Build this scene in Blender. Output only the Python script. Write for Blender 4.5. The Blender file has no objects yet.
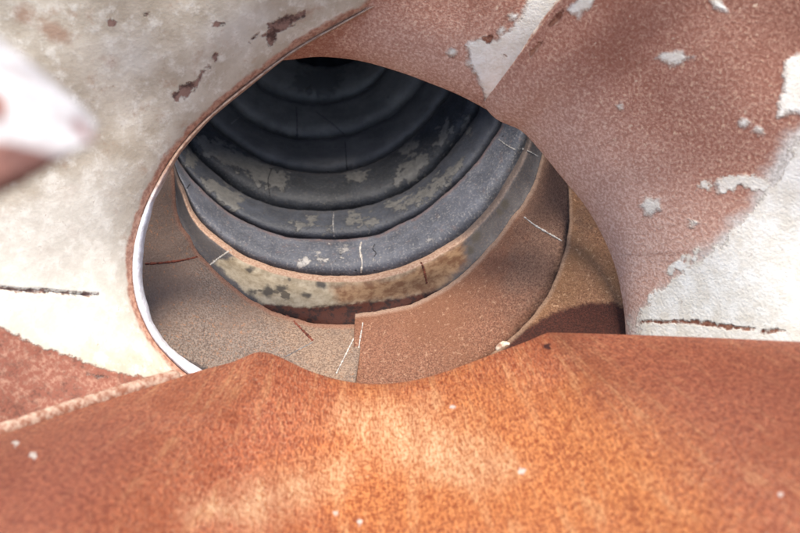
import bpy, math, random
import numpy as np
from mathutils import Matrix, Vector
random.seed(3); rng = np.random.default_rng(5)
sc = bpy.context.scene
# ---------------------------------------------------------------- camera
F = 800 * 50 / 36.0
PITCH = math.radians(62)                       # looks down into the opening
CAM = Vector((0, 0, 2.6))
cd = bpy.data.cameras.new('camera'); cam = bpy.data.objects.new('camera', cd)
sc.collection.objects.link(cam); cam.location = CAM; cam.rotation_euler = (PITCH, 0, 0)
cd.lens = 50; cd.sensor_width = 36; cd.clip_end = 200; cd.clip_start = 0.05
cd.dof.use_dof = True; cd.dof.focus_distance = 2.5; cd.dof.aperture_fstop = 3.4
sc.camera = cam
R = np.array(Matrix.Rotation(PITCH, 3, 'X')); C0 = np.array(CAM)
# ---------------------------------------------------------------- light
SUN_DIR = R @ (np.array([0.06, 0.76, 0.62]))          # towards the sun
SUN_DIR /= np.linalg.norm(SUN_DIR)
w = bpy.data.worlds.new("World"); sc.world = w; w.use_nodes = True
nt = w.node_tree; bg = nt.nodes['Background']
sky = nt.nodes.new('ShaderNodeTexSky'); sky.sky_type = 'NISHITA'; sky.sun_disc = False
sky.sun_elevation = math.asin(SUN_DIR[2]); sky.sun_rotation = math.atan2(SUN_DIR[0], SUN_DIR[1])
nt.links.new(sky.outputs[0], bg.inputs[0]); bg.inputs[1].default_value = 0.13
sd = bpy.data.lights.new('sun', 'SUN'); sd.energy = 3.0; sd.angle = math.radians(14); sd.color = (1, .92, .82)
so = bpy.data.objects.new('sun', sd); sc.collection.objects.link(so)
so.rotation_euler = Vector(SUN_DIR).to_track_quat('Z', 'Y').to_euler(); so.location = (0, -2, 6)
sc.view_settings.view_transform = 'Standard'; sc.view_settings.look = 'None'
sc.view_settings.gamma = 1; sc.view_settings.use_curve_mapping = False
sc.view_settings.exposure = 1.2
sc.cycles.max_bounces = 6; sc.cycles.diffuse_bounces = 4

# ---------------------------------------------------------------- maths helpers
def at(px, py, d):
    px = np.asarray(px, float); py = np.asarray(py, float); d = np.broadcast_to(np.asarray(d, float), px.shape)
    c = np.stack([(px - 400) / F * d, -(py - 266.5) / F * d, -d], -1)
    return c @ R.T + C0
def spline(pts, n, closed=False):
    P = np.array(pts, float)
    if closed: Q = np.vstack([P[-1], P, P[0], P[1]])
    else: Q = np.vstack([2 * P[0] - P[1], P, 2 * P[-1] - P[-2]])
    m = len(Q) - 3; out = []
    for i in range(m):
        p0, p1, p2, p3 = Q[i:i + 4]
        t = np.linspace(0, 1, 24, endpoint=False)[:, None]
        out.append(.5 * (2 * p1 + (p2 - p0) * t + (2 * p0 - 5 * p1 + 4 * p2 - p3) * t ** 2 + (3 * p1 - p0 - 3 * p2 + p3) * t ** 3))
    out.append(Q[-2][None]); out = np.vstack(out)
    if n is None: return out
    L = np.r_[0, np.cumsum(np.linalg.norm(np.diff(out[:, :2], axis=0), axis=1))]
    s = np.linspace(0, L[-1], n)
    return np.stack([np.interp(s, L, out[:, k]) for k in range(out.shape[1])], -1)
def segdist(X, Y, a, b):
    ax, ay = a; bx, by = b; dx, dy = bx - ax, by - ay
    t = np.clip(((X - ax) * dx + (Y - ay) * dy) / (dx * dx + dy * dy + 1e-9), 0, 1)
    return np.hypot(X - ax - t * dx, Y - ay - t * dy)
def linedist(X, Y, pts):
    d = np.full(X.shape, 1e4)
    for a, b in zip(pts[:-1], pts[1:]): d = np.minimum(d, segdist(X, Y, a, b))
    return d
def sdf(X, Y, poly):                           # positive inside
    d = linedist(X, Y, list(poly) + [poly[0]]); ins = np.zeros(X.shape, bool)
    for (ax, ay), (bx, by) in zip(poly, list(poly[1:]) + [poly[0]]):
        c = (ay > Y) != (by > Y)
        xi = ax + (Y - ay) * (bx - ax) / (by - ay if by != ay else 1e-9)
        ins ^= c & (X < xi)
    return np.where(ins, d, -d)
def sdfs(X, Y, polys):
    d = np.full(X.shape, -60.0)
    for p in polys: d = np.maximum(d, sdf(X, Y, p))
    return d
def blob(x, y, rx, ry, a=0, n=11, j=.4):
    out = []
    for k in range(n):
        t = 2 * math.pi * k / n; r = 1 + random.uniform(-j, j)
        u, v = rx * r * math.cos(t), ry * r * math.sin(t)
        out.append((x + u * math.cos(a) - v * math.sin(a), y + u * math.sin(a) + v * math.cos(a)))
    return out
def waves(X, Y, seed, lam=60, n=7):            # smooth unevenness of beaten sheet
    r = np.random.default_rng(seed); z = np.zeros(X.shape)
    for k in range(n):
        a = r.uniform(0, 6.28); l = lam * r.uniform(.5, 1.8)
        z += np.sin((X * math.cos(a) + Y * math.sin(a)) * 6.28 / l + r.uniform(0, 6.28)) * l / lam
    return z / n
# ---------------------------------------------------------------- object helpers
def grid(name, PX, PY, D, mats, parent=None, attrs=None, uv=None, close=False, thick=0, rimmat=None, midx=None):
    W = at(PX, PY, D); nv, nu = PX.shape
    org = W.reshape(-1, 3).mean(0)
    me = bpy.data.meshes.new(name); V = (W - org).reshape(-1, 3)
    i, j = np.meshgrid(np.arange(nv - 1), np.arange(nu if close else nu - 1), indexing='ij')
    j2 = (j + 1) % nu
    Fq = np.stack([i * nu + j, (i + 1) * nu + j, (i + 1) * nu + j2, i * nu + j2], -1).reshape(-1, 4)
    me.vertices.add(len(V)); me.vertices.foreach_set('co', V.ravel())
    me.loops.add(Fq.size); me.loops.foreach_set('vertex_index', Fq.ravel().astype(np.int32))
    me.polygons.add(len(Fq)); me.polygons.foreach_set('loop_start', np.arange(0, Fq.size, 4, dtype=np.int32))
    me.polygons.foreach_set('use_smooth', np.ones(len(Fq), bool))
    if midx is not None: me.polygons.foreach_set('material_index', np.repeat(midx, nu if close else nu - 1).astype(np.int32))
    for m in mats: me.materials.append(m)
    me.update(calc_edges=True)
    for k, a in (attrs or {}).items():
        at_ = me.attributes.new(k, 'FLOAT', 'POINT'); at_.data.foreach_set('value', a.ravel().astype(np.float32))
    if uv is not None:
        l = me.uv_layers.new(name='UVMap'); l.data.foreach_set('uv', np.stack([uv[0].ravel()[Fq.ravel()], uv[1].ravel()[Fq.ravel()]], -1).ravel().astype(np.float32))
    me.validate()
    o = bpy.data.objects.new(name, me); sc.collection.objects.link(o)
    if parent: o.parent = parent; o.location = Vector(org) - parent.location
    else: o.location = org
    if thick:
        s = o.modifiers.new('thickness', 'SOLIDIFY'); s.thickness = thick; s.offset = -1
        if rimmat: s.material_offset_rim = rimmat
    return o
def thing(name, label, cat, org, group=None):
    o = bpy.data.objects.new(name, None); sc.collection.objects.link(o)
    o.empty_display_size = .05; o.location = org
    tag(o, label, cat, group); return o
def tag(o, label, cat=None, group=None):
    o['label'] = label
    if cat: o['category'] = cat
    if group: o['group'] = group
def tube(name, P, r, mat, parent, sides=7, jit=.25, flat=1.0):
    """weld bead or scar along world points P"""
    P = np.array(P); n = len(P); T = np.gradient(P, axis=0); T /= np.linalg.norm(T, axis=1)[:, None] + 1e-9
    view = P - C0; view /= np.linalg.norm(view, axis=1)[:, None]
    S = np.cross(T, view); S /= np.linalg.norm(S, axis=1)[:, None]; N = np.cross(S, T)
    rr = r * (1 + rng.uniform(-jit, jit, n)); rr[0] *= .4; rr[-1] *= .4
    vs = []; fs = []
    for i in range(n):
        for k in range(sides):
            a = 2 * math.pi * k / sides
            vs.append(P[i] + S[i] * rr[i] * math.cos(a) + N[i] * rr[i] * flat * math.sin(a))
    for i in range(n - 1):
        for k in range(sides):
            k2 = (k + 1) % sides; fs.append((i * sides + k, i * sides + k2, (i + 1) * sides + k2, (i + 1) * sides + k))
    fs.append(tuple(range(sides))[::-1]); fs.append(tuple((n - 1) * sides + k for k in range(sides)))
    vs = np.array(vs); org = vs.mean(0); me = bpy.data.meshes.new(name)
    me.from_pydata((vs - org).tolist(), [], fs); me.materials.append(mat)
    for p in me.polygons: p.use_smooth = True
    o = bpy.data.objects.new(name, me); sc.collection.objects.link(o)
    if parent: o.parent = parent; o.location = Vector(org) - parent.location
    else: o.location = org
    return o
def on_surface(surf, pts, lift=.002, n=40):
    """pixel polyline laid on the front of a built grid -> world points"""
    PX, PY, D = surf; q = spline(pts, n); out = []
    for x, y in q:
        k = (PX - x) ** 2 + (PY - y) ** 2
        near = k < max(k.min() * 4, 9)
        wts = np.where(near & (D < D[near].min() + .06), 1 / (k + .5), 0)
        out.append((wts * D).sum() / wts.sum() - lift)
    d = np.array(out); d = np.convolve(np.r_[d[0], d[0], d, d[-1], d[-1]], np.ones(5) / 5, 'valid')
    return at(q[:, 0], q[:, 1], d)
# ---------------------------------------------------------------- materials
def lin(h):
    c = [int(h[i:i + 2], 16) / 255 for i in (0, 2, 4)]
    return tuple(x / 12.92 if x <= .04045 else ((x + .055) / 1.055) ** 2.4 for x in c) + (1,)
class MB:
    def __init__(s, name, rough=.8, metal=0, spec=.3):
        s.m = bpy.data.materials.new(name); s.m.use_nodes = True; s.t = s.m.node_tree
        s.b = s.t.nodes['Principled BSDF']; s.b.inputs['Roughness'].default_value = rough
        s.b.inputs['Metallic'].default_value = metal; s.b.inputs['Specular IOR Level'].default_value = spec
        s.tc = s.t.nodes.new('ShaderNodeTexCoord'); s.co = s.tc.outputs['Object']
    def link(s, a, b): s.t.links.new(a, b)
    def use_uv(s, sx, sy):
        m = s.t.nodes.new('ShaderNodeMapping'); m.inputs['Scale'].default_value = (sx, sy, 1)
        s.link(s.tc.outputs['UV'], m.inputs[0]); return m.outputs[0]
    def noise(s, scale, detail=4, rough=.6, co=None, dist=0, off=0):
        n = s.t.nodes.new('ShaderNodeTexNoise'); n.noise_dimensions = '4D'; n.inputs['W'].default_value = off
        n.inputs['Scale'].default_value = scale; n.inputs['Detail'].default_value = detail
        n.inputs['Roughness'].default_value = rough; n.inputs['Distortion'].default_value = dist
        s.link(co or s.co, n.inputs['Vector']); return n.outputs['Fac']
    def voro(s, scale, co=None):
        n = s.t.nodes.new('ShaderNodeTexVoronoi'); n.inputs['Scale'].default_value = scale
        s.link(co or s.co, n.inputs['Vector']); return n.outputs['Distance']
    def step(s, v, a, b):
        n = s.t.nodes.new('ShaderNodeMapRange'); n.interpolation_type = 'SMOOTHSTEP'
        s.link(v, n.inputs[0]); n.inputs[1].default_value = a; n.inputs[2].default_value = b; return n.outputs[0]
    def math(s, op, a, b=None):
        n = s.t.nodes.new('ShaderNodeMath'); n.operation = op
        for k, v in enumerate((a, b)):
            if v is None: continue
            if isinstance(v, (int, float)): n.inputs[k].default_value = v
            else: s.link(v, n.inputs[k])
        return n.outputs[0]
    def mix(s, f, a, b):
        n = s.t.nodes.new('ShaderNodeMix'); n.data_type = 'RGBA'
        if isinstance(f, (int, float)): n.inputs[0].default_value = f
        else: s.link(f, n.inputs[0])
        for k, v in ((6, a), (7, b)):
            if isinstance(v, (tuple, str)): n.inputs[k].default_value = lin(v) if isinstance(v, str) else v
            else: s.link(v, n.inputs[k])
        return n.outputs[2]
    def attr(s, name):
        n = s.t.nodes.new('ShaderNodeAttribute'); n.attribute_name = name; return n.outputs['Fac']
    def mask(s, name, nscale=30, amp=16, soft=1.2, detail=6, off=3):
        n = s.noise(nscale, detail, .65, off=off)
        v = s.math('ADD', s.attr(name), s.math('MULTIPLY', s.math('SUBTRACT', n, .5), amp))
        return s.step(v, -soft, soft)
    def out(s, col, heights=(), dist=.004, strength=.6):
        s.link(col, s.b.inputs['Base Color'])
        if heights:
            h = None
            for v, k in heights:
                x = s.math('MULTIPLY', v, k); h = x if h is None else s.math('ADD', h, x)
            b = s.t.nodes.new('ShaderNodeBump'); b.inputs['Distance'].default_value = dist; b.inputs['Strength'].default_value = strength
            s.link(h, b.inputs['Height']); s.link(b.outputs[0], s.b.inputs['Normal'])
        return s.m

def slate(name, dark, mid, patch, rust, rustamt=.2, seed=0, rim='3c3a3c'):
    k = MB(name, .62, 0, .4)
    n1 = k.noise(14, 6, .65, off=seed); n2 = k.noise(170, 3, .7, off=seed); n3 = k.noise(45, 5, .7, off=seed + 2)
    c = k.mix(k.step(n1, .3, .7), dark, mid)
    c = k.mix(k.math('MULTIPLY', k.step(n2, .52, .66), .4), c, patch)
    c = k.mix(k.math('MULTIPLY', k.step(n3, .56, .68), rustamt), c, rust)
    pit = k.step(k.noise(70, 2, .5, off=seed + 9), .70, .74); c = k.mix(pit, c, '15161a')
    m = k.math('MAXIMUM', k.mask('paint', 42, 44, 1.5, off=seed + 5), k.math('MULTIPLY', k.step(k.noise(26, 7, .72, off=seed + 11), .635, .65), .75))
    sc1 = k.step(k.noise(55, 6, .75, off=seed + 13), .60, .63); c = k.mix(k.math('MULTIPLY', sc1, .5), c, dark)
    pc = k.mix(k.step(k.noise(60, 5, .7, off=seed), .4, .62), patch, dark)
    c = k.mix(m, c, k.mix(.35, patch, pc))
    e = k.step(k.attr('edge'), 3.5, 0.5)
    c = k.mix(k.math('MULTIPLY', k.math('MULTIPLY', e, k.step(n3, .35, .6)), .8), c, rim)
    return k.out(c, ((n1, .8), (n2, .35), (n3, .5), (m, .5)), .006, .7)

def plate(name, c1, c2, c3, blot, sc_=120, tint=None, rim=None, dark=None):
    """pitted rust skin: fine two-tone speckle over broad variation"""
    k = MB(name, .78, 0, .3)
    g = k.noise(sc_ * 1.3, 5, .8); g2 = k.noise(sc_ * 2, 4, .8, off=4); big = k.noise(3.5, 4, .6, off=1)
    c = k.mix(k.step(g, .42, .58), c1, c2)
    c = k.mix(k.math('MULTIPLY', k.step(g2, .54, .64), .8), c, c3)
    c = k.mix(k.math('MULTIPLY', k.step(big, .42, .68), .75), c, blot)
    fr = k.step(k.noise(95, 5, .75, off=41), .575, .615); c = k.mix(k.math('MULTIPLY', fr, .6), c, c3)
    fd = k.step(k.noise(120, 4, .7, off=43), .61, .65); c = k.mix(k.math('MULTIPLY', fd, .55), c, c1)
    if tint: c = k.mix(k.math('MULTIPLY', k.mask('tint', 22, 110, 26), .6), c, k.mix(k.step(g, .43, .57), tint[0], tint[1]))
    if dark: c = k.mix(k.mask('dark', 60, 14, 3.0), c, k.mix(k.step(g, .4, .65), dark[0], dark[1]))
    if rim: c = k.mix(k.math('MULTIPLY', k.step(k.attr('edge'), 5.5, 1.0), .8), c, k.mix(k.step(g, .35, .6), rim[0], rim[1]))
    return k.out(c, ((g, 1), (g2, .5), (big, .3)), .006, .85)

def plain(name, a, b, scale=60, rough=.7):
    k = MB(name, rough); n = k.noise(scale, 5, .7)
    return k.out(k.mix(k.step(n, .38, .62), a, b), ((n, 1),), .003, .6)

M_weld = plain('pale weld', '8a8078', 'c8c2b8', 200)
M_weldgrey = plain('grey weld', '4a494c', '8a8784', 90)
M_scar = plain('rust scar', '3c1c14', '7a4130', 90)
k = MB('white cut edge', .5); n = k.noise(50, 5, .7); n_b = k.noise(90, 4, .7, off=2)
c = k.mix(k.step(n, .38, .62), 'e4e4e8', 'c4c0c0'); c = k.mix(k.step(k.noise(38, 6, .75, off=5), .58, .64), c, '8c6a5a')
c = k.mix(k.mask('rusted', 20, 60, 20), c, k.mix(k.step(n_b, .38, .62), '94705c', 'b89c86'))
M_edge = k.out(c, ((n, 1),), .003, .6)
M_ridge = plain('pale highlight ridge', 'b59c86', '84553f', 70)
M_black = plain('black steel', '141417', '2a2a2d', 20)  # near-black steel for end plate, casing and cracks

# ================================================================ inner rings
L = {
 'L1': [(268, 30), (288, 55), (313, 66), (345, 65), (368, 50), (376, 20), (360, -60), (318, -100), (276, -40)],
 'L2': [(238, 40), (255, 82), (281, 98), (316, 104), (352, 98), (380, 79), (398, 45), (400, -40), (320, -130), (240, -60)],
 'L3': [(205, 60), (229, 103), (253, 124), (285, 138), (316, 140), (352, 135), (380, 123), (401, 109), (427, 77), (440, 20), (420, -80), (320, -150), (220, -80)],
 'L4': [(185, 80), (208, 122), (236, 145), (271, 165), (310, 173), (345, 172), (380, 160), (415, 135), (440, 107), (454, 84), (466, 20), (440, -90), (330, -165), (215, -90), (185, 0)],
 'L5': [(168, 90), (188, 145), (211, 170), (243, 194), (278, 207), (317, 211), (359, 208), (400, 194), (425, 178), (450, 152), (471, 124), (481, 103), (492, 30), (460, -95), (340, -180), (205, -95), (168, 0)],
 'L6': [(158, 110), (178, 160), (200, 188), (222, 208), (245, 222), (272, 233), (305, 239), (345, 239), (372, 236), (400, 225), (433, 205), (471, 170), (492, 142), (504, 117), (518, 40), (480, -105), (345, -195), (195, -105), (155, 0)],
 'L7': [(158, 110), (176, 170), (183, 187), (200, 221), (236, 251), (274, 267), (317, 275), (366, 275), (400, 267), (428, 255), (470, 228), (498, 194), (520, 156), (530, 124), (540, 40), (500, -110), (350, -205), (185, -110), (148, 0)],
 'L8': [(156, 110), (170, 170), (176, 200), (180, 221), (201, 256), (232, 286), (267, 309), (302, 321), (348, 326), (380, 316), (415, 303), (450, 284), (485, 253), (510, 221), (531, 191), (541, 159), (546, 135), (560, 40), (520, -115), (350, -215), (170, -115), (135, 0)],
 'L9': [(120, 110), (120, 180), (135, 250), (165, 310), (210, 355), (270, 385), (330, 400), (400, 400), (450, 384), (496, 351), (520, 330), (541, 305), (559, 270), (568, 235), (569, 200), (566, 180), (561, 155), (568, 60), (535, -125), (355, -230), (160, -125), (120, 0)],
}
NU = 420
def ang(pts, c):
    """resample a closed curve by angle about c"""
    P = spline(pts, None, True)[:-1]
    a = np.arctan2(P[:, 1] - c[1], P[:, 0] - c[0]); o = np.argsort(a); a = a[o]; P = P[o]
    aa = np.r_[a - 2 * math.pi, a, a + 2 * math.pi]; PP = np.vstack([P, P, P])
    t = np.linspace(-math.pi, math.pi, NU, endpoint=False)
    return np.stack([np.interp(t, aa, PP[:, k]) for k in (0, 1)], -1)
ctr = {'L1': (322, 0), 'L2': (322, -5), 'L3': (324, 0), 'L4': (326, 5), 'L5': (330, 10), 'L6': (336, 15), 'L7': (342, 18), 'L8': (350, 20), 'L9': (356, 30)}
CUR = {k: ang(v, ctr[k]) for k, v in L.items()}
DEP = {'L9': 2.50, 'L8': 2.66, 'L7': 2.84, 'L6': 3.00, 'L5': 3.16, 'L4': 3.33, 'L3': 3.51, 'L2': 3.70, 'L1': 3.90}
PAINT = [
 [(194, 132), (236, 149), (288, 173), (285, 187), (262, 186), (236, 168), (200, 152)],
 [(201, 177), (225, 184), (245, 198), (236, 212), (222, 203), (204, 187)],
 [(387, 205), (425, 190), (464, 157), (453, 178), (430, 198), (398, 212)],
 [(401, 163), (432, 150), (422, 177), (394, 184)], [(260, 131), (309, 141), (309, 149), (271, 144)],
 [(345, 171), (369, 170), (362, 180), (348, 179)], [(297, 72), (345, 68), (334, 94), (297, 90)],
 blob(300, 226, 12, 4), blob(314, 219, 6, 3), blob(356, 219, 9, 5), blob(372, 223, 6, 4), blob(330, 230, 5, 3), blob(445, 132, 8, 10, .6), blob(465, 128, 6, 9, .5),
 blob(306, 262, 8, 3, -.4), blob(322, 258, 4, 2), blob(347, 250, 4, 2), blob(190, 160, 6, 10), blob(410, 145, 8, 10, .5)]
def ring(up, lo, mat, name, label, bulge=.135, rimw=1.6, seed=1, extra=None, lip=0):
    A, B = CUR[up], CUR[lo]; du, dl = DEP[up], DEP[lo]; span = du - dl
    jg = rng.normal(0, 1, NU); jg = np.convolve(np.r_[jg[-2:], jg, jg[:2]], np.ones(5) / 5, 'valid'); A = A + ((B - A) / np.linalg.norm(B - A, axis=1)[:, None]) * jg[:, None] * .7
    W = np.linalg.norm(B - A, axis=1)[:, None]; dirn = (B - A) / (W + 1e-6)
    rows = []; deps = []; es = []
    for off, dd in ((12, .09), (6, .06), (2, .034), (.3, .018), (-.3, .010), (0, .003)):
        rows.append(A + dirn * off); deps.append(np.full(NU, du + dd)); es.append(np.full(NU, 0.))
    for v in np.r_[np.linspace(0.02, .2, 6), np.linspace(.25, 1.0, 16), 1.08, 1.2]:
        P = A + (B - A) * v
        if v > 1: P = B + dirn * (v - 1) * 90
        prof = bulge / .16 * span * (.55 * min(v, 1.0) ** .8 + .45 * math.sin(min(v, 1.0) * math.pi * .5))
        if lip: prof -= lip * (1 - math.exp(-((v) / .22) ** 4)) if v < 2 else 0
        if v > .5: prof -= (v - .5) ** 2 * (.07 if lip else .155) * span / .16
        rows.append(P); deps.append(np.full(NU, du - prof)); es.append((W * v)[:, 0])
    P = np.stack(rows); D = np.stack(deps); X, Y = P[..., 0], P[..., 1]
    D = D + .006 * waves(X, Y, seed, 70) + .0025 * waves(X, Y, seed + 50, 22, 9)
    at_ = {'edge': np.stack(es), 'paint': sdfs(X, Y, PAINT)}
    for k, pl in (extra or {}).items(): at_[k] = sdfs(X, Y, pl)
    root = thing(name, label, 'duct ring', Vector(at(A[NU * 3 // 4, 0], A[NU * 3 // 4, 1], du)), 'nested curved rings lining the opening')
    grid('curved_band', X, Y, D, [mat], root, at_, close=True)
    return root, (X, Y, D)
sl = lambda n, s, d='1e2024', m='303237', r=.15: slate(n, d, m, '5a5855', '4a3a32', r, s)
GR = {}
GR['K'] = ring('L1', 'L2', sl('slate skin k', 1, '625e59', '7c7871'), 'duct_ring', 'deepest and smallest dark ring at the top of the tunnel with one lighter square patch', seed=11)
GR['J'] = ring('L2', 'L3', sl('slate skin j', 2, '5a5753', '75716b'), 'duct_ring', 'second deepest charcoal ring with a faint vertical seam and thin scratches', seed=12)
GR['H'] = ring('L3', 'L4', sl('slate skin h', 3, '474645', '625f5c'), 'duct_ring', 'third deepest slate ring with a narrow row of pale flakes under its top edge', seed=13)
GR['G'] = ring('L4', 'L5', sl('slate skin g', 4), 'duct_ring', 'slate ring with the large peeling grey paint patch at its left side', seed=14)
GR['F'] = ring('L5', 'L6', sl('slate skin f', 5, '292b31', '3c3f47'), 'duct_ring', 'slate ring with scattered pale chips on both sides of a grey vertical weld', seed=15)
GR['E'] = ring('L6', 'L7', slate('blue grey skin', '3e4047', '595b63', '9a9590', '6a5148', .3, 6, '6c5a58'), 'duct_ring', 'smooth blue-grey ring crossed by a bright white vertical weld at the bottom', seed=16)
# ring D: cream band with beige lip
k = MB('cream stained skin', .7)
n1 = k.noise(10, 6, .65); n2 = k.noise(40, 5, .7, off=2); g = k.noise(170, 3, .7, off=3)
c = k.mix(k.step(n1, .3, .7), '3f3b3c', '54504f')
c = k.mix(k.math('MULTIPLY', k.step(g, .5, .66), .35), c, '7b6a5c')
cr = k.mix(k.step(n2, .35, .65), '83755f', 'a59882')
cr = k.mix(k.step(k.noise(16, 3, .5, off=7), .60, .63), cr, '5a5145')
c = k.mix(k.mask('cream', 22, 14, 2), c, cr)
c = k.mix(k.mask('amber', 30, 16, 6), c, k.mix(k.step(n2, .4, .6), '6a4a34', '8f7154'))
c = k.mix(k.mask('spot', 40, 8, 2), c, '49433c')
c = k.mix(k.mask('dark', 45, 12, 2), c, k.mix(k.step(n2, .42, .55), '2a1712', '4d2618'))
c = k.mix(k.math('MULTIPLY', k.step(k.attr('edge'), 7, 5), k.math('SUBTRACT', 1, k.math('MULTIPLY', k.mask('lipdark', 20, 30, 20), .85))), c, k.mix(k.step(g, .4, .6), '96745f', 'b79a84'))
M_D = k.out(c, ((n1, .6), (n2, .6), (g, .5)), .005, .7)
for m in (): pass
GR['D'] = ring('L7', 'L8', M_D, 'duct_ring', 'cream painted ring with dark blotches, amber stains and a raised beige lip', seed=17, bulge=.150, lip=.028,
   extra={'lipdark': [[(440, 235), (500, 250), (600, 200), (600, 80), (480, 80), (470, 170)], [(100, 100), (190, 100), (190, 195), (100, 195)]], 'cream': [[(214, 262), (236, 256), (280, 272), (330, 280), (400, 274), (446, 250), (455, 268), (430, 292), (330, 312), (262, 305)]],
          'amber': [[(330, 285), (400, 275), (462, 240), (468, 262), (430, 296), (340, 304)]],
          'spot': [blob(268, 292, 6, 7), blob(281, 288, 6, 4), blob(306, 295, 5, 3), blob(322, 284, 5, 5), blob(250, 270, 4, 4), blob(252, 292, 4, 3), blob(476, 238, 5, 5), blob(505, 205, 4, 5), blob(500, 212, 3, 3), blob(470, 250, 3, 4)],
          'dark': [[(262, 304), (310, 307), (400, 299), (440, 290), (450, 300), (400, 330), (280, 330)]]})

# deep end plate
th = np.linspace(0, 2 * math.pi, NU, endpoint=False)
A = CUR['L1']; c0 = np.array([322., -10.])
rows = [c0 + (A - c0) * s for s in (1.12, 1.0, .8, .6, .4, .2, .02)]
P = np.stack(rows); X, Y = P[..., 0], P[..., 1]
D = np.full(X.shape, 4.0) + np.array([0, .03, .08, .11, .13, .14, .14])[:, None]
e = grid('end_plate', X, Y, D, [M_black], None, {}, close=True); tag(e, 'near-black plate closing the deepest end of the tunnel', 'plate')
# unseen casing added around the nested rings to keep light from leaking in
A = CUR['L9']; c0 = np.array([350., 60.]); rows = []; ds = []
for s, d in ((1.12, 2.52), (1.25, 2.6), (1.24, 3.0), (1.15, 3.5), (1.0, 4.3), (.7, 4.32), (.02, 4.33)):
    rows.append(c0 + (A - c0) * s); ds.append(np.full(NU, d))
P = np.stack(rows); e = grid('light_leak_casing', P[..., 0], P[..., 1], np.stack(ds), [M_black], None, {}, close=True, thick=.01)
tag(e, 'unseen dark casing added behind the nested rings to stop light leaks', 'duct casing')

# ================================================================ open plates A, B, C
def strip(name, top, bot, prof, mat, parent, nu=200, nv=50, seed=1, masks=None, back=True, amp=.006, dtop=0, dbot=0, lam=80):
    """band between two pixel curves (same number of control points); prof(v,u) = depth"""
    T = spline([(*p, i) for i, p in enumerate(top)], None); B = spline([(*p, i) for i, p in enumerate(bot)], None)
    L_ = np.r_[0, np.cumsum(np.linalg.norm(np.diff(T[:, :2], axis=0), axis=1) + np.linalg.norm(np.diff(B[:, :2], axis=0), axis=1))]
    s = np.linspace(0, L_[-1], nu)
    T = np.stack([np.interp(s, L_, T[:, k]) for k in (0, 1)], -1); B = np.stack([np.interp(s, L_, B[:, k]) for k in (0, 1)], -1)
    jit = np.convolve(rng.normal(0, 1, nu + 8), np.ones(9) / 9, 'valid')[:, None] * 1.1
    u = np.linspace(0, 1, nu); W = np.linalg.norm(B - T, axis=1)[:, None]; dr = (B - T) / W
    T = T + dr * jit
    rows = []; ds = []; es = []
    if back:
        for off, dd in ((10, .05), (4, .04), (.8, .03), (-.3, .018), (-.5, .009), (0, .002)):
            rows.append(T + dr * off); ds.append(prof(0, u) + dd + 0 * u); es.append(0 * u)
    for v in np.linspace(0.004, 1, nv) ** 1.15:
        rows.append(T + (B - T) * v); ds.append(prof(v, u) + 0 * u); es.append((W * v)[:, 0])
    P = np.stack(rows); X, Y = P[..., 0], P[..., 1]; D = np.stack(ds) + amp * waves(X, Y, seed, lam)
    a = {'edge': np.stack(es)}
    for k_, pl in (masks or {}).items(): a[k_] = sdfs(X, Y, pl)
    o = grid(name, X, Y, D, [mat], parent, a, thick=.006)
    return o, (X, Y, D)

GRP = 'broad rusted plates behind the opening'
M_A = plate('grey freckled rust', '62544c', '9a8a7c', 'b07c58', '80695a', 170, rim=('84543f', 'ad8068'), tint=('7c6250', 'b3957a'), dark=('3a3738', '5a504c'))
rootA = thing('rusted_plate', 'grey rust-freckled curved plate behind the white cut edge, left of the cracked corner', 'plate', Vector(at(230, 330, 2.6)), GRP)
topA = [(166, 90), (174, 170), (176, 205), (180, 224), (190, 237), (201, 256), (232, 286), (267, 309), (302, 321), (330, 325), (364, 324)]
botA = [(90, 90), (90, 170), (92, 215), (95, 250), (105, 290), (120, 330), (165, 380), (230, 410), (290, 420), (325, 420), (350, 420)]
pA = lambda v, u: 2.61 - .20 * np.sin(v * math.pi * .5) ** .8
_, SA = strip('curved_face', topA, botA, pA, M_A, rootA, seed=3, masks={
   'tint': [[(250, 300), (364, 320), (355, 400), (300, 390), (285, 345)]], 'dark': [[(120, 350), (170, 352), (215, 372), (240, 400), (120, 400)]]})  # shading at the plate's lower left put into the colour
M_B = plate('red brown rust', '6c4636', '9a6a52', 'c29a7c', '84583f', 170, tint=('5e4a3f', '8e7260'), rim=('94735f', 'bfa18a'), dark=('2f211d', '4a332b'))
rootB = thing('rusted_plate', 'long reddish-brown curved plate sweeping from the cracked corner up to the right', 'plate', Vector(at(450, 330, 2.6)), GRP)
topB = [(355, 314), (380, 311), (415, 303), (450, 284), (485, 253), (510, 221), (531, 191), (541, 159), (546, 135), (552, 80)]
botB = [(350, 420), (400, 420), (460, 405), (510, 375), (548, 330), (572, 285), (580, 240), (579, 200), (574, 160), (580, 90)]
pB = lambda v, u: 2.62 - .17 * np.sin(np.clip(v * 1.15, 0, 1) * math.pi * .5) ** .8 + .12 * np.clip(v - .7, 0, 1)
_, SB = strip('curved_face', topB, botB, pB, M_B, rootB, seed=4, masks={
   'tint': [[(500, 290), (530, 310), (600, 250), (600, 80), (530, 80), (515, 220)]], 'dark': [[(505, 345), (545, 300), (562, 260), (572, 200), (565, 150), (600, 140), (600, 360), (500, 390)]]})  # dark strip beside plate C's rim is shade painted into the colour
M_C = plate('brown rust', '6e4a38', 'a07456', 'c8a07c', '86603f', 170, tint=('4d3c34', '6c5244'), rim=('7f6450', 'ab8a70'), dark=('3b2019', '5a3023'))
rootC = thing('rusted_plate', 'brown crescent plate at the right of the opening with a dark reddish foot', 'plate', Vector(at(590, 320, 2.5)), GRP)
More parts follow.
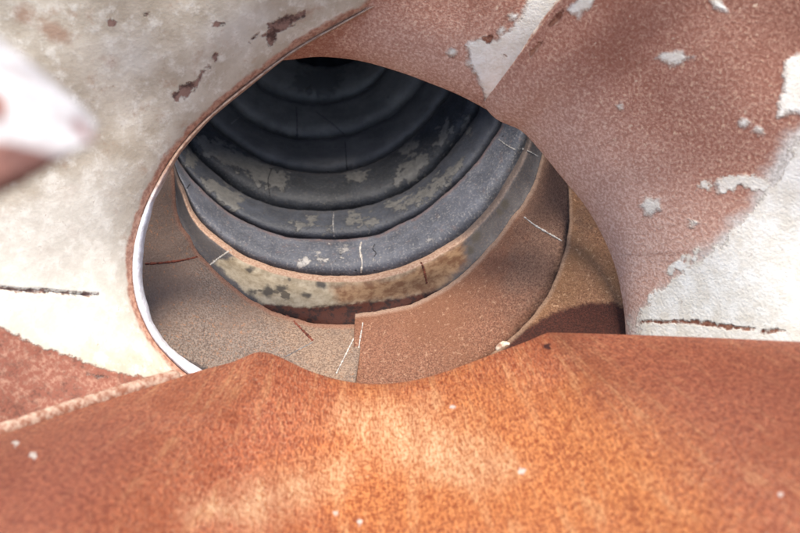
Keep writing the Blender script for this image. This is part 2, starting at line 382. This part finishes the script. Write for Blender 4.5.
topC = [(470, 372), (498, 349), (520, 330), (541, 305), (559, 270), (568, 235), (569, 200), (566, 180), (560, 152), (555, 90)]
botC = [(520, 430), (570, 425), (620, 410), (655, 380), (670, 330), (665, 280), (650, 240), (630, 190), (610, 140), (600, 80)]
pC = lambda v, u: 2.40 - .05 * np.sin(v * math.pi * .5) ** .8
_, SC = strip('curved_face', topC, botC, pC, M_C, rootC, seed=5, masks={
   'tint': [[(560, 150), (640, 150), (640, 220), (572, 230)]], 'dark': [[(505, 342), (530, 325), (560, 310), (590, 303), (615, 303), (640, 312), (660, 420), (480, 420)]]})  # darker reddish tone over the crescent's lower end

# ================================================================ mouth shell (top and right)
holeR = [(487, 100), (500, 114), (525, 126), (545, 147), (567, 174), (590, 202), (609, 235), (622, 268), (629, 302), (632, 335), (634, 400)]
holeT = [(190, 64), (240, 58), (288, 54), (320, 51), (360, 55), (400, 66), (430, 77), (462, 90), (496, 108)]
def shellmat(name, speck, seed):
    k = MB(name, .72)
    g = k.noise(170, 4, .7, off=seed); g2 = k.noise(150, 3, .7, off=seed + 1); big = k.noise(4, 5, .6, off=seed + 2)
    c = k.mix(k.step(g, .40, .60), 'a06a56', 'c0907a')
    c = k.mix(k.math('MULTIPLY', k.step(k.math('ADD', k.math('MULTIPLY', g, .6), k.math('MULTIPLY', g2, .4)), .53, .62), .85), c, speck)
    c = k.mix(k.math('MULTIPLY', k.mask('deep', 6, 70, 60), .6), c, k.mix(k.step(g, .4, .65), '663c2e', '8e604e'))  # shade on the upper shell painted in as deeper brown
    c = k.mix(k.math('MULTIPLY', k.step(big, .45, .7), .5), c, '8c5440')
    c = k.mix(k.math('MULTIPLY', k.mask('pink_glare', 8, 60, 70), .8), c, k.mix(k.step(g, .4, .65), 'cca08a', 'f0cebb'))  # pale pink sheen near the hole edge painted into the base colour
    dots = k.step(k.noise(75, 2, .5, off=33), .69, .72); c = k.mix(k.math('MULTIPLY', dots, .7), c, 'dcc0a4')
    drip = k.noise(30, 5, .7, co=k.use_uv(1, .12), off=35); c = k.mix(k.math('MULTIPLY', k.step(drip, .56, .72), .35), c, '6a3e2c'); c = k.mix(k.math('MULTIPLY', k.step(drip, .42, .3), .3), c, 'd8b49c')
    gm = k.mask('grime', 25, 30, 10); c = k.mix(gm, c, k.mix(k.step(g2, .4, .6), 'c2b8aa', 'e4dace'))
    hl = k.mask('cream', 55, 15, 1.3, off=3.15); c = k.mix(k.math('MULTIPLY', hl, .55), c, '6d4536')
    p = k.math('MAXIMUM', k.mask('cream', 40, 20, 3.2), k.mask('flaking', 26, 60, 2.5, 8, 14)); n = k.noise(30, 5, .7)
    c = k.mix(p, c, k.mix(k.step(n, .35, .65), 'e2d8c6', 'f5efe2'))
    c = k.mix(k.math('MULTIPLY', k.step(k.noise(40, 6, .75, off=21), .64, .67), .8), c, k.mix(p, 'cdb4a0', '9a7d68'))
    r = k.mask('scar', 60, 12, 1.2); c = k.mix(r, c, k.mix(k.step(n, .4, .6), '6b3b2c', 'a07058'))
    return k.out(c, ((g, .6), (g2, .3), (p, 2.0), (r, -1.5)), .005, .6)
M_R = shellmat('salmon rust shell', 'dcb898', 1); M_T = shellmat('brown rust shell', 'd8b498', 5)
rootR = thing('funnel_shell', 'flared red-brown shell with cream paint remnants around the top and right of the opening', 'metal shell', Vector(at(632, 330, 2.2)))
CREAM = [[(470, 40), (487, 34), (500, 38), (516, 22), (533, -6), (566, -8), (551, 12), (530, 45), (512, 72), (488, 99), (484, 80), (470, 62)],
 blob(679, 57, 15, 8, -.1), blob(453, 50, 5, 4), blob(516, 14, 6, 4), blob(502, 28, 4, 4), blob(654, 204, 9, 7, .3), blob(583, 3, 16, 8, -.9), blob(720, 4, 8, 4, .6), blob(622, 104, 3, 3), blob(747, 120, 7, 5), blob(762, 128, 4, 4),
 [(786, 60), (810, 48), (870, 60), (860, 130), (800, 110), (779, 116), (784, 88)], [(717, 180), (738, 174), (764, 176), (762, 182), (733, 183), (722, 192)], blob(698, 221, 4, 3),
 [(641, 318), (654, 300), (672, 282), (700, 262), (726, 240), (748, 214), (768, 195), (782, 176), (798, 140), (950, 100), (950, 420), (648, 420)]]
SCAR = [[(645, 319), (672, 321), (668, 319.5), (700, 319), (728, 323), (760, 327), (757, 330), (720, 327), (690, 322.5), (646, 322)], blob(560, 16, 3, 9, .6, j=.4), blob(538, 48, 2, 10, .6), blob(489, 36, 5, 3), blob(778, 330, 10, 3)]
def shell_grid(name, edge, outer, depth, mat, parent, nu, nv, masks, seed, uvs=True, amp=.012, lam=170, groove=None, thick=.014, mats=None):
    T = spline([(*p, i) for i, p in enumerate(edge)], None); T = T[::1]
    B = spline([(*p, i) for i, p in enumerate(outer)], None)
    L_ = np.r_[0, np.cumsum(np.linalg.norm(np.diff(T[:, :2], axis=0), axis=1) + .6 * np.linalg.norm(np.diff(B[:, :2], axis=0), axis=1))]
    s = np.linspace(0, L_[-1], nu)
    T = np.stack([np.interp(s, L_, T[:, k]) for k in (0, 1)], -1); B = np.stack([np.interp(s, L_, B[:, k]) for k in (0, 1)], -1)
    v = (np.linspace(0, 1, nv) ** 1.25)[:, None, None]
    P = T[None] * (1 - v) + B[None] * v; X, Y = P[..., 0], P[..., 1]
    S = np.linalg.norm(P - T[None], axis=-1)
    D = depth(X, Y, S, v[..., 0], np.linspace(0, 1, nu)[None]) + amp * waves(X, Y, seed, lam) * np.clip(S / 60, .15, 1)
    if groove:
        for g, wdt, dp in groove:
            gd = linedist(X, Y, g); D = D + dp * np.exp(-(gd / wdt) ** 2)
    a = {k_: sdfs(X, Y, pl) for k_, pl in masks.items()}
    a['edge'] = S
    uv = (np.broadcast_to(np.linspace(0, 1, nu)[None] * L_[-1] * .0015, X.shape), S * .0018)
    o = grid(name, X, Y, D, mats or [mat], parent, a, uv=uv, thick=thick)
    return o, (X, Y, D)
outR = [(650, -122), (780, -130), (900, -120), (990, -60), (1010, 40), (1010, 130), (1010, 210), (1010, 280), (1010, 340), (1010, 400), (1000, 470)]
outT = [(60, -130), (140, -150), (220, -155), (300, -155), (380, -155), (460, -150), (530, -140), (600, -132), (662, -118)]
dR = lambda X, Y, S, v, u: 2.30 - .62 * (1 - np.exp(-S / 260)) + .02 * np.exp(-S / 8)
dT = lambda X, Y, S, v, u: 2.335 - .40 * (1 - np.exp(-S / 220)) + .02 * np.exp(-S / 8)
PINK_GLARE = [[(480, 80), (560, 90), (660, 170), (740, 240), (680, 340), (560, 330), (480, 120)]]
_, ST = shell_grid('top_panel', holeT, outT, dT, M_T, rootR, 260, 150, {'cream': CREAM, 'scar': SCAR, 'pink_glare': [blob(430, 60, 60, 30)], 'deep': [[(400, -200), (380, 0), (470, 0), (600, -200)]], 'flaking': [[(0, 0), (0, 1), (1, 0)]], 'grime': [[(0, 0), (0, 1), (1, 0)]]}, 21)
_, SR = shell_grid('side_panel', holeR, outR, dR, M_R, rootR, 300, 260, {'cream': CREAM[1:-1], 'flaking': [CREAM[-1], [(700, 185), (740, 176), (775, 178), (775, 186), (735, 186)], blob(690, 262, 22, 5, -.6)], 'scar': SCAR, 'pink_glare': PINK_GLARE, 'deep': [[(600, -100), (640, -10), (700, 10), (770, 80), (810, 130), (1000, 100), (1000, -140)]],
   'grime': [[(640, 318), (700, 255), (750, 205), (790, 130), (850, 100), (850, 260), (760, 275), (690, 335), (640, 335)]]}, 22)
tube('weld_seam', on_surface(SR, [(489, 103), (505, 80), (523, 52), (540, 27), (560, 0), (585, -34)], .004), .004, plain('tan weld', '9a6d58', 'cdbca8', 60), rootR)
tube('thin_lip', on_surface(SR, [(622, 264), (629, 300), (632, 330), (633, 350)], .004), .005, M_weld, rootR)

# ================================================================ cream shell (left)
holeL = [(480, -60), (430, -28), (385, 0), (340, 25), (296, 50), (250, 84), (209, 118), (178, 152), (154, 192), (140, 228), (134, 262), (137, 298), (152, 334), (172, 358), (194, 376), (240, 400)]
outL = [(420, -160), (330, -170), (240, -175), (150, -175), (60, -170), (-50, -160), (-140, -120), (-170, -60), (-190, 20), (-200, 100), (-200, 180), (-200, 260), (-190, 340), (-160, 430), (-100, 500), (20, 520)]
k = MB('weathered cream paint', .55)
n1 = k.noise(9, 6, .65); n2 = k.noise(30, 6, .7, off=2); n3 = k.noise(130, 3, .6, off=3)
c = k.mix(k.step(n1, .34, .66), 'aea08b', 'cbbfab')
c = k.mix(k.math('MULTIPLY', k.step(n2, .48, .66), .8), c, 'ddd5c5')
c = k.mix(k.math('MULTIPLY', k.step(k.noise(18, 6, .7, off=8), .54, .68), .6), c, 'a88c74')
c = k.mix(k.math('MULTIPLY', k.step(n3, .56, .7), .25), c, '9b8d7c')
c = k.mix(k.math('MULTIPLY', k.mask('white', 20, 60, 20), .6), c, k.mix(k.step(n2, .4, .6), 'd2ccbe', 'e2dcce'))
c = k.mix(k.math('MULTIPLY', k.mask('stain', 30, 24, 6), .75), c, '9c7860')
ru = k.mix(k.step(n2, .40, .58), '6c4436', 'a97c66')
e = k.math('SUBTRACT', 8.0, k.attr('edge')); e = k.step(k.math('ADD', e, k.math('MULTIPLY', k.math('SUBTRACT', n2, .5), 16)), -2, 2)
c = k.mix(k.math('MULTIPLY', e, .9), c, k.mix(k.step(n3, .4, .6), '94614b', 'b98a72'))
tr = k.step(k.noise(75, 7, .8, off=17), .63, .66); c = k.mix(k.math('MULTIPLY', tr, .6), c, '9c7a60')
fc = k.step(k.math('ABSOLUTE', k.math('SUBTRACT', k.noise(14, 3, .5, off=23, dist=1.2), .5)), .006, .001); c = k.mix(k.math('MULTIPLY', k.math('MULTIPLY', fc, k.step(n2, .5, .6)), .45), c, '8d7660')
r = k.mask('rust', 60, 14, 1.4); c = k.mix(r, c, k.mix(k.step(n3, .36, .6), ru, '8a5442'))
s2 = k.mask('chip', 70, 16, 1.2); c = k.mix(s2, c, k.mix(k.step(n2, .4, .55), '4e3a34', '8d6f62'))
M_L = k.out(c, ((n1, .5), (n2, .5), (n3, .2), (r, -1.2), (s2, -1.0)), .005, .55)
crack = [(-60, 284), (0, 288), (22, 290.5), (45, 291), (70, 294), (98, 295)]
dL = lambda X, Y, S, v, u: 2.24 - .50 * (1 - np.exp(-S / 250)) + .012 * np.exp(-S / 6)
rootL = thing('cream_shell', 'weathered cream painted shell with rusty chips and a white cut edge at the left', 'metal shell', Vector(at(190, 370, 2.2)))
_, SL = shell_grid('painted_panel', holeL, outL, dL, M_L, rootL, 420, 220, {
   'white': [[(70, 180), (120, 170), (130, 300), (150, 345), (60, 350), (-60, 320), (-60, 230)], blob(130, 62, 22, 16), blob(240, 30, 30, 12, -.5)],
   'stain': [blob(55, 32, 22, 8, .4), blob(25, 15, 10, 8), blob(110, 60, 8, 3, .5), blob(300, 15, 20, 4, -.4)],
   'rust': [[(-80, 300), (0, 326), (35, 345), (75, 358), (110, 371), (140, 376), (170, 384), (160, 420), (-100, 480)]],
   'chip': [blob(188, 90, 14, 5, -.5), blob(204, 72, 8, 2.2, -.8), blob(177, 96, 6, 4), blob(147, 14, 4, 3), blob(218, 24, 7, 3, -.3), blob(216, 57, 3, 3), blob(285, 22, 20, 6, -.5), blob(272, 38, 6, 8), blob(112, 23, 5, 3), blob(95, 375, 10, 3, .2), blob(254, 38, 5, 2, -.6)] + [[(x0, y0 - 1.2), (x1, y1 - 1.2), (x1, y1 + 1.2), (x0, y0 + 1.2)] for (x0, y0), (x1, y1) in zip(crack[:-1], crack[1:])]},
   31, groove=[(crack, 1.1, .008)], amp=.014, thick=.012)
# rounded white cut edge, wider where it turns to face the camera
E = spline(holeL, 260); T_ = np.gradient(E, axis=0); T_ /= np.linalg.norm(T_, axis=1)[:, None]
Nn = np.stack([T_[:, 1], -T_[:, 0]], -1); cN = np.array([380., 200.]) - E; Nn *= np.sign((Nn * cN).sum(1))[:, None]
wd = np.interp(E[:, 1], [-60, 60, 130, 190, 262, 330, 370, 400], [1.2, 1.6, 2.6, 5.5, 8.5, 9.5, 9, 7])[:, None]
wd = wd * (1 + np.convolve(rng.normal(0, .2, 268), np.ones(9) / 9, 'valid')[:, None])
for nk in rng.integers(20, 250, 14): wd[nk:nk + rng.integers(3, 8)] *= rng.uniform(.7, .9)
wd = np.convolve(np.r_[[wd[0, 0]] * 3, wd[:, 0], [wd[-1, 0]] * 3], np.ones(7) / 7, 'valid')[:, None]
rows = [E - Nn * 1.5, E, E + Nn * wd * .35, E + Nn * wd * .7, E + Nn * wd * .95, E + Nn * wd, E + Nn * (wd * .8), E - Nn * 2]
dd = [2.243, 2.236, 2.238, 2.25, 2.27, 2.285, 2.30, 2.305]
P = np.stack(rows); o = grid('cut_edge', P[..., 0], P[..., 1], np.broadcast_to(np.array(dd)[:, None], P.shape[:2]) + .0025 * np.convolve(rng.normal(0, 1, 266), np.ones(7) / 7, 'valid')[None], [M_edge], rootL, {'rusted': 190 - P[..., 1]})
o['label'] = 'thick white cut edge of the cream shell'

# ================================================================ front saddle
edgeF = [(-330, 520), (-150, 478), (0, 434), (70, 411), (140, 389), (195, 372), (232, 362), (254, 353), (266, 352.5), (280, 357), (310, 371), (345, 381), (380, 384), (415, 380), (450, 370), (490, 355), (525, 342), (545, 333.5), (553, 332.5), (575, 333), (640, 335), (720, 338), (810, 342), (920, 345), (1050, 350)]
n_ = len(edgeF)
outF = [(x, 620 - 20 * abs(i / (n_ - 1) - .5)) for i, x in enumerate(np.interp(np.linspace(0, 1, n_), [0, .25, .5, .75, 1], [-560, 60, 400, 800, 1700]))]
k = MB('orange rust', .6, 0, .45)
fan = k.use_uv(1, .5); g_ = k.noise(150, 4, .7, dist=.1); gf = k.noise(165, 4, .7, co=fan, dist=.1); g = k.math('ADD', k.math('MULTIPLY', g_, .45), k.math('MULTIPLY', gf, .55)); g2 = k.noise(330, 2, .6, co=fan, off=3); big = k.noise(5, 5, .6, off=2); mid = k.noise(22, 5, .65, off=5)
c = k.mix(k.step(g, .42, .59), '84361e', 'd27b50')
c = k.mix(k.math('MULTIPLY', k.step(g2, .5, .66), .7), c, 'e4b08a')
c = k.mix(k.math('MULTIPLY', k.step(big, .4, .7), .5), c, '94461f')
c = k.mix(k.math('MULTIPLY', k.mask('orange', 8, 130, 60), .8), c, k.mix(k.step(g, .42, .58), 'a24c1e', 'ee9c58'))
fst = k.noise(26, 4, .7, co=k.use_uv(1, .3), off=12); c = k.mix(k.math('MULTIPLY', k.step(fst, .5, .66), .4), c, k.mix(k.step(g, .4, .6), 'c98450', 'f2c08a'))
c = k.mix(k.math('MULTIPLY', k.step(fst, .48, .36), .4), c, k.mix(k.step(g, .4, .6), '7c361c', 'b86a40'))
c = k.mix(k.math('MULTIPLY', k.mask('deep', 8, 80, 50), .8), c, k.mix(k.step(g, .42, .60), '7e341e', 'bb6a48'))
c = k.mix(k.math('MULTIPLY', k.mask('worn_highlight', 18, 60, 30), k.math('ADD', .35, k.math('MULTIPLY', k.step(fst, .36, .6), .4))), c, k.mix(k.step(g, .42, .56), 'd69258', 'f2d4a8'))  # saddle highlight painted in, broken up as pale worn streaks
c = k.mix(k.math('MULTIPLY', k.step(k.noise(60, 4, .8, off=31), .69, .71), .8), c, 'e8cdb4')
c = k.mix(k.mask('flake', 60, 12, 1), c, 'e6d4c2')
c = k.mix(k.mask('hole', 90, 3, 1), c, '4a2018')
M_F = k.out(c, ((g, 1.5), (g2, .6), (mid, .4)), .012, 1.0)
def dF(X, Y, S, v, u):
    base = 2.04 - .66 * v ** .85 - np.minimum(.0012 * np.clip(X - 560, 0, 400) + .0014 * np.clip(240 - X, 0, 400), .34) * (1 - .6 * v)
    valley = .08 * np.exp(-((X - 385 + 60 * v) / 120) ** 2) * np.clip(v * 3, 0, 1)
    ridge = -.07 * np.exp(-((X - 250 + 260 * v) / 110) ** 2) * np.clip(v * 4, 0, 1) - .05 * np.exp(-((X - 560 - 250 * v) / 130) ** 2) * np.clip(v * 4, 0, 1)
    return base + valley + ridge + .03 * np.exp(-S / 5)
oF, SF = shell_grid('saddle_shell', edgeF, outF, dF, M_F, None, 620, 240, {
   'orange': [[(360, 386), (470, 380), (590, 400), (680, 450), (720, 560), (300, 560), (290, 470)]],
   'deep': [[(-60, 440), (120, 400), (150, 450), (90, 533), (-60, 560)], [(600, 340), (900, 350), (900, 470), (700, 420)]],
   'worn_highlight': [[(335, 424), (365, 408), (420, 410), (450, 430), (515, 468), (470, 484), (400, 462)], [(190, 512), (290, 478), (360, 458), (330, 484), (240, 520)]],
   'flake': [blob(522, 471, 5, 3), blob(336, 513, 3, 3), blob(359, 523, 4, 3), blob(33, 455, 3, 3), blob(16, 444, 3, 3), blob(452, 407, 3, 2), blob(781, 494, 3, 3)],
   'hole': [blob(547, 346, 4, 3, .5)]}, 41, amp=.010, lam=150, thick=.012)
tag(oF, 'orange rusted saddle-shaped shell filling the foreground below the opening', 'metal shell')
ro = tube('highlight_ridge', on_surface(SF, [(-140, 474), (-60, 451), (0, 432), (60, 412), (110, 396), (150, 384), (180, 375)], .002, 60), .013, M_ridge, oF, sides=8, jit=.06, flat=.5)  # bright edge highlight of the saddle, modelled as a pale lip bead
tube('torn_lug', on_surface(SC, [(497, 352), (500, 347), (506, 344), (512, 345)], .006, 8), .007, plain('bright torn metal', '8d6a55', 'd5c0a8', 60), rootC)

# ================================================================ seams on rings and plates
def seam(key, pts, r=.0016, mat=M_weld, nm='weld_seam', lift=.0015):
    root, S = GR[key] if isinstance(key, str) else key
    tube(nm, on_surface(S, pts, lift * .4), r * .85, mat, root, 6, .55, .6)
seam('E', [(362, 240), (360, 250), (362, 262), (361, 273)], .0028)
seam('E', [(375, 244), (373, 249), (376, 253), (374, 257)], .0015, M_black, 'crack')
seam('E', [(190, 184), (184, 192)], .002, M_black, 'crack')
seam('F', [(334, 212), (333, 222), (334, 237)], .0024, M_weldgrey)
seam('E', [(498, 139), (506, 145), (515, 150)], .0022, M_weldgrey)
seam('D', [(522, 149), (530, 152), (539, 157)], .0022, M_weldgrey)
seam('D', [(209, 266), (219, 258), (231, 250)], .0028)
seam('D', [(421, 262), (424, 270), (427, 284)], .003, M_scar, 'crack')
seam('H', [(345, 141), (346, 155), (347, 170)], .0015, M_black, 'crack')
seam('G', [(272, 168), (268, 180), (270, 196)], .0015, M_black, 'crack')
seam('J', [(296, 106), (297, 122), (297, 137)], .0015, M_black, 'crack')
seam('J', [(316, 112), (330, 122), (344, 134)], .0012, M_black, 'crack')
seam('H', [(231, 124), (236, 120), (241, 116)], .0015, M_weldgrey)
A_ = (rootA, SA); B_ = (rootB, SB)
seam(A_, [(144, 264), (160, 263), (178, 261), (198, 257)], .0028, M_scar)
seam(A_, [(286, 315), (296, 324), (304, 332), (313, 341)], .0038, M_scar)
seam(A_, [(313, 342), (300, 349), (285, 357)], .0014, M_weldgrey)
seam(B_, [(363, 322), (360, 340), (357, 358), (353, 382)], .0018, M_weld)
seam(A_, [(361, 326), (352, 342), (344, 358), (336, 374)], .0020, M_weld, lift=.004)
seam(B_, [(524, 217), (536, 226), (548, 233), (562, 241)], .0022, M_weld)

# ================================================================ blurred broken flange close to the lens
k = MB('white chipped paint', .5)
n = k.noise(40, 5, .7); c = k.mix(k.step(n, .42, .6), '9a928e', 'bdb7b3')
c = k.mix(k.mask('rust', 60, 10, 2), c, k.mix(k.step(n, .4, .6), '5a362c', '86594a'))
M_W = k.out(c, ((n, 1),), .003, .5)
top = [(-160, -60), (-60, 0), (0, 44), (35, 70), (70, 98), (97, 122)]
bot = [(-160, 250), (-60, 222), (0, 196), (30, 180), (60, 162), (92, 142)]
T = spline(top, 60); B = spline(bot, 60); T[:, 1] += rng.normal(0, .8, 60); B[:, 1] += rng.normal(0, 1, 60)
rows = []; ds = []
for v, d in ((.12, .10), (.0, .06), (-.03, .03), (.0, .010), (.05, .002), (.2, -.012), (.4, -.026), (.6, -.040), (.8, -.052), (.94, -.056), (1.0, -.045), (1.0, .0), (.9, .06)):
    rows.append(T + (B - T) * v); ds.append(np.full(60, 0.66 + d))
P = np.stack(rows); X, Y = P[..., 0], P[..., 1]
o = grid('broken_flange', X, Y, np.stack(ds), [M_W], None, {'rust': sdfs(X, Y, [[(-50, 78), (0, 86), (16, 96), (6, 112), (-50, 118)], [(-60, 150), (0, 142), (40, 150), (60, 156), (90, 152), (30, 210), (-60, 280)], [(60, 110), (80, 118), (95, 140), (85, 142), (70, 122)]])}, close=False, thick=.004)
tag(o, 'out-of-focus white chipped flange jutting in from the left edge', 'flange')
